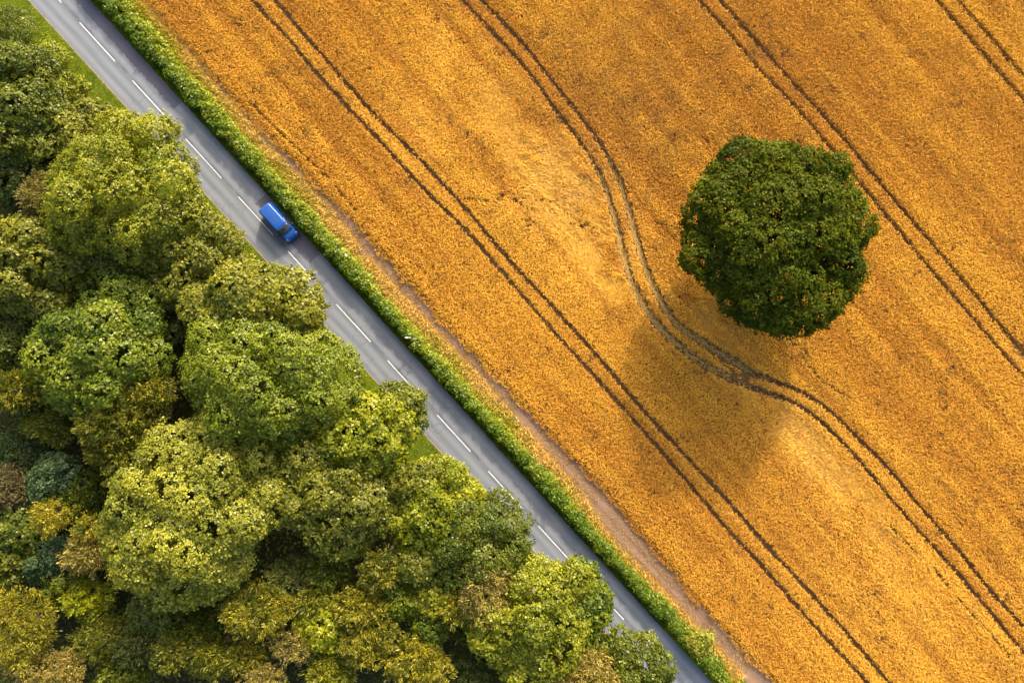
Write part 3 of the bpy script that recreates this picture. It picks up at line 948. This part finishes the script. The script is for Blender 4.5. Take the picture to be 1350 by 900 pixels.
# ------------------------------------------------------------------ blue van
M_BLUE = plain('blue_van_paint', (0.0001, 0.045, 0.22), 0.45, coat=0.6, spec=.3)
M_BLUE2 = plain('blue_rib_paint', (0.0005, 0.045, 0.21), 0.45, coat=0.5, spec=.3)
M_GLASS = plain('tinted_glass', (0.02, 0.024, 0.028), 0.06, spec=1.0)
M_BLACK = plain('black_plastic', (0.012, 0.012, 0.013), 0.55)
M_TYRE = plain('rubber', (0.014, 0.014, 0.014), 0.85)
M_RIM = plain('alloy', (0.35, 0.35, 0.36), 0.3, 0.9)
M_LAMP = plain('headlamp_lens', (0.20, 0.21, 0.23), 0.25)
M_TAIL = plain('tail_lamp_lens', (0.30, 0.012, 0.012), 0.2, coat=1.0)
M_PLATE = plain('plate_yellow', (0.55, 0.42, 0.05), 0.5)

ST = [  # x, ztop, half width low, half width top
    (0.00, 1.55, .80, .70), (0.05, 1.80, .90, .76), (0.16, 1.91, .945, .79), (0.45, 1.95, .95, .80), (1.5, 1.97, .95, .80), (2.7, 1.96, .95, .80), (3.10, 1.93, .95, .79),
    (3.30, 1.86, .95, .77), (3.65, 1.56, .95, .79), (4.02, 1.22, .95, .82), (4.12, 1.16, .95, .83), (4.45, 1.06, .945, .82), (4.68, .95, .92, .78), (4.82, .80, .86, .72), (4.88, .66, .78, .66)]


def st(x):
    X = [s[0] for s in ST]
    return [float(np.interp(x, X, [s[i] for s in ST])) for i in (1, 2, 3)]


def section(x):
    zt, hl, ht = st(x)
    zb = .30 + (.06 if x < .1 or x > 4.75 else 0)
    belt = min(1.05, zt - .22)
    r = min(.15, (zt - belt) * .45)
    half = [(hl * .86, zb), (hl * .97, zb + .07), (hl, zb + .2), (hl, belt - .1), (hl * .985, belt)]
    for k in range(5):      # rounded roof edge
        a = k / 4 * math.pi / 2
        half.append((ht - r + r * math.cos(a), zt - r - .03 + r * math.sin(a)))
    half.append((ht * .5, zt - .006))
    half.append((0, zt))
    full = half + [(-y, z) for y, z in half[-2::-1]]
    return [(x, y, z) for y, z in full]


def make_van():
    hd = math.atan2(DV[1], DV[0])
    cx, cy = W(364.5, 292.0, 1.8)
    root = empty('van', (cx, cy, 0.012), hd)
    tag(root, 'bright blue panel van with ribbed roof driving down the road', 'van')
    OX = -2.44
    root.scale = (.95, .95, .95)
    xs = sorted(set([s[0] for s in ST] + list(np.linspace(.6, 3.0, 7)) + [3.48, 3.83, 4.28, 4.57]))
    V_, F_ = [], []
    n = None
    for x in xs:
        s = section(x); n = len(s)
        V_ += [(a + OX, b, c) for a, b, c in s]
    for i in range(len(xs) - 1):
        for j in range(n - 1):
            F_.append((i * n + j, (i + 1) * n + j, (i + 1) * n + j + 1, i * n + j + 1))
        F_.append((i * n + n - 1, (i + 1) * n + n - 1, (i + 1) * n, i * n))
    F_.append(tuple(range(n - 1, -1, -1))); F_.append(tuple(range((len(xs) - 1) * n, len(xs) * n)))
    F_ = [f[::-1] for f in F_]
    body = mesh_py('body', V_, F_, M_BLUE, root, smooth=True)
    bm = bmesh.new(); bm.from_mesh(body.data); bmesh.ops.recalc_face_normals(bm, faces=bm.faces); bm.to_mesh(body.data); bm.free()

    def grid(name, fn, nu, nv, mat, thick=.012):
        v, f = [], []
        for i in range(nu + 1):
            for j in range(nv + 1):
                v.append(fn(i / nu, j / nv))
        for i in range(nu):
            for j in range(nv):
                a = i * (nv + 1) + j
                f.append((a, a + nv + 1, a + nv + 2, a + 1))
        o = mesh_py(name, v, f, mat, root, smooth=True)
        sm = o.modifiers.new('thickness', 'SOLIDIFY'); sm.thickness = thick; sm.offset = 0
        return o
    # windscreen follows the slope of the nose
    def ws(a, b):
        x = 3.335 + a * .66
        zt, hl, ht = st(x)
        y = (b * 2 - 1) * (ht - .07 + .05 * a)
        e = abs(b * 2 - 1)
        return (x + OX + .010, y, zt + .012 - .02 * e ** 3)
    grid('windscreen', ws, 6, 8, M_GLASS)
    for sd in (1, -1):
        def sw(a, b, sd=sd):
            x = 2.62 + a * (1.18 - .42 * b)
            zt, hl, ht = st(x)
            zlo = min(1.05, zt - .22) + .05; zhi = zt - .22
            if zhi < zlo + .05: zhi = zlo + .05
            z = zlo + (zhi - zlo) * b
            k = (z - 1.05) / max(.05, (zt - .18 - 1.05))
            y = hl * .985 + (ht - hl * .985) * max(0, min(1, k))
            return (x + OX, sd * (y + .008), z)
        grid('side_window', sw, 8, 3, M_GLASS)
        def mir(name, pts, mat, r):
            v, f = tube(pts, r, 8)
            return mesh_py(name, v, f, mat, root, smooth=True)
        mir('mirror', [(3.62 + OX, sd * .93, 1.12), (3.66 + OX, sd * 1.02, 1.17), (3.66 + OX, sd * 1.06, 1.18), (3.63 + OX, sd * 1.20, 1.19), (3.62 + OX, sd * 1.24, 1.18)], M_BLACK, [.03, .05, .12, .12, .07])
        # lamps
        def lamp(a, b, sd=sd):
            x = 4.55 + a * .27
            zt, hl, ht = st(x)
            y = hl - .06 - b * .24 - .05 * a
            return (x + OX + .012, sd * (y), zt - .13 + .12 * b - .06 * a + .03)
        grid('headlight', lamp, 4, 4, M_LAMP, .02)
        def tail(a, b, sd=sd):
            return (.02 + OX - .006 + .03 * b, sd * (.80 + .075 * b), .85 + .45 * a)
        grid('tail_light', tail, 3, 2, M_TAIL, .02)
        grid('wiper', lambda a, b, sd=sd: (3.98 - .28 * a + OX + .02 + .02 * b, sd * .12 + .62 * a * -1 * (1 if sd > 0 else .85) + (.3 if sd > 0 else .25), st(3.98 - .28 * a)[0] + .03), 4, 1, M_BLACK, .015)
    for k in range(6):
        y = -.55 + k * .22
        v, f = [], []
        for x in np.linspace(.35, 2.75, 7):
            z = st(x)[0] - (.006 * (abs(y) / .4) + (.012 if abs(y) > .4 else 0))
            e = .0 if .35 < x < 2.75 else -.012
            for dy, dz in ((-.05, -.01), (-.03, .030 + e), (.03, .030 + e), (.05, -.01)):
                v.append((x + OX, y + dy, z + dz))
        for i in range(6):
            for j in range(3):
                a = i * 4 + j
                f.append((a, a + 4, a + 5, a + 1))
        o = mesh_py('roof_rib', v, [q[::-1] for q in f], M_BLUE2, root)
    # bumpers
    def bump_bar(name, x0, dirx, z0, z1):
        v, f = [], []
        ys = np.linspace(-.93, .93, 13)
        for y in ys:
            bow = (1 - (abs(y) / .93) ** 3) * .10
            for dx, z in ((-.06, z0), (.03 + bow, z0 + .02), (.05 + bow, (z0 + z1) / 2), (.02 + bow, z1 - .01), (-.06, z1)):
                v.append((x0 + dirx * dx + OX, y, z))
        for i in range(12):
            for j in range(4):
                a = i * 5 + j
                f.append((a, a + 5, a + 6, a + 1))
        f.append(tuple(range(5))); f.append(tuple(range(60, 65))[::-1])
        mesh_py(name, v, f, M_BLUE if dirx > 0 else M_BLACK, root, smooth=True)
    bump_bar('front_bumper', 4.80, 1, .28, .58)
    bump_bar('rear_bumper', .05, -1, .34, .58)
    grid('grille', lambda a, b: (4.875 + OX - .08 * (abs(a * 2 - 1)) ** 2 + .012 - .03 * b, (a * 2 - 1) * .48, .60 + .10 * b), 6, 2, M_BLACK)
    grid('rear_window', lambda a, b: (.005 + OX - .012 + .03 * b, (a * 2 - 1) * .62, 1.15 + .40 * b), 4, 3, M_GLASS)
    grid('number_plate', lambda a, b: (-.115 + OX, (a * 2 - 1) * .26, .42 + .11 * b), 2, 1, M_PLATE)
    for x in (.95, 3.95):
        for sd in (1, -1):
            w = bpy.data.objects.new('wheel', None); w.location = (x + OX, sd * .86, .325); link(w, root)
            # tyre: lathe around Y
            prof = [(.20, -.10), (.30, -.11), (.325, -.08), (.33, 0), (.325, .08), (.30, .11), (.20, .10)]
            v, f = [], []; N = 20
            for i in range(N):
                a = 2 * math.pi * i / N
                for r, yy in prof: v.append((r * math.cos(a), yy, r * math.sin(a)))
            m = len(prof)
            for i in range(N):
                for j in range(m - 1):
                    f.append((i * m + j, ((i + 1) % N) * m + j, ((i + 1) % N) * m + j + 1, i * m + j + 1))
            mesh_py('tyre', v, f, M_TYRE, w, smooth=True)
            v, f = [], []
            for i in range(N):
                a = 2 * math.pi * i / N
                for r, yy in ((.205, -sd * .06), (.205, sd * .085), (.16, sd * .065), (.06, sd * .09), (.0, sd * .09)):
                    v.append((r * math.cos(a), yy, r * math.sin(a)))
            for i in range(N):
                for j in range(4):
                    f.append((i * 5 + j, ((i + 1) % N) * 5 + j, ((i + 1) % N) * 5 + j + 1, i * 5 + j + 1))
            mesh_py('rim', v, f, M_RIM, w, smooth=True)
    return root


make_van()

# ------------------------------------------------------------------ small roadside things
M_POST = plain('weathered_pale_wood', (0.50, 0.43, 0.30), 0.8, var=.2, scale=6)
x0, y0 = W(547.5, 446.5, 1.2); x1, y1 = W(534.5, 445.0, 2.0)
v, f = tube([(x0 + .9, y0 - .10, .0), (x0, y0, 1.25), ((x0 + x1) / 2, (y0 + y1) / 2, 1.68), (x1, y1, 2.05), (x1 - .03, y1, 2.07)], [.11, .11, .105, .10, .05], 10)  # pole made short and tilted so that it throws no long shadow
o = mesh_py('tilted_pole', v, f, M_POST, None, smooth=True)
tag(o, 'pale pole in the hedge beside the road, built short and tilted', 'post')

x0, y0 = W(44, 34, .2)
v, f = tube([(x0, y0, 0), (*W(43, 32, .9), .9), (*W(37, 27.5, 1.3), 1.3), (*W(31, 24.5, 1.45), 1.45), (*W(26, 22, 1.4), 1.4)], [.05, .05, .045, .035, .02], 7)
n = len(v)
v2, f2 = tube([(*W(31, 24.5, 1.45), 1.45), (*W(27, 26, 1.6), 1.6), (*W(24.5, 25.5, 1.65), 1.65)], [.03, .022, .01], 6)
v += v2; f += [tuple(i + n for i in q) for q in f2]
o = mesh_py('dead_branch', v, f, M_POST, None, smooth=True)
tag(o, 'bare pale bent branch sticking out of the grass in the top left corner', 'branch')

M_SCRAP = plain('white_sheet', (0.7, 0.7, 0.66), 0.6)
x0, y0 = W(456, 336, 1.9)
v, f = [], []
for i in range(5):
    for j in range(4):
        v.append((x0 + (i - 2) * .055 + .02 * math.sin(j * 2.1), y0 + (j - 1.5) * .07 - .05 * (i - 2), 1.92 + .05 * math.sin(i * 2.3 + j * 1.7)))
for i in range(4):
    for j in range(3):
        a = i * 4 + j
        f.append((a, a + 4, a + 5, a + 1))
o = mesh_py('paper_scrap', v, f, M_SCRAP)
sm = o.modifiers.new('thickness', 'SOLIDIFY'); sm.thickness = .006
tag(o, 'small white scrap caught on top of the hedge', 'litter')

# ------------------------------------------------------------------ light, sky, camera
EL, AZ = math.radians(27.0), math.radians(17.0)
world = bpy.data.worlds.new('World'); scene.world = world
world.use_nodes = True
nt = world.node_tree
bg = nt.nodes['Background']
sky = nt.nodes.new('ShaderNodeTexSky'); sky.sky_type = 'NISHITA'; sky.sun_disc = False
sky.sun_elevation = EL; sky.sun_rotation = AZ
sky.air_density = 1.0; sky.dust_density = 8.0; sky.ozone_density = 1.0
nt.links.new(sky.outputs[0], bg.inputs[0])
bg.inputs[1].default_value = 0.15
sl_ = bpy.data.lights.new('sun', 'SUN'); sl_.energy = 2.0; sl_.angle = math.radians(2.5); sl_.color = (1.0, 0.86, 0.66)
so = bpy.data.objects.new('sun', sl_); link(so)
sdir = Vector((math.sin(AZ) * math.cos(EL), math.cos(AZ) * math.cos(EL), math.sin(EL)))
so.rotation_euler = sdir.to_track_quat('Z', 'Y').to_euler()
so.location = (20, 60, 60)

cam = bpy.data.cameras.new('camera'); cam.sensor_width = 36.0; cam.sensor_fit = 'HORIZONTAL'
cam.lens = 36.0 * H / (1350.0 / S)
cam.clip_end = 2000
co = bpy.data.objects.new('camera', cam); link(co)
co.location = (0, 0, H)
scene.camera = co

vs_ = scene.view_settings
vs_.view_transform = 'Standard'; vs_.look = 'None'; vs_.gamma = 1.0; vs_.use_curve_mapping = False
vs_.exposure = 1.84
scene.cycles.max_bounces = 6
scene.cycles.diffuse_bounces = 3
scene.cycles.transmission_bounces = 3
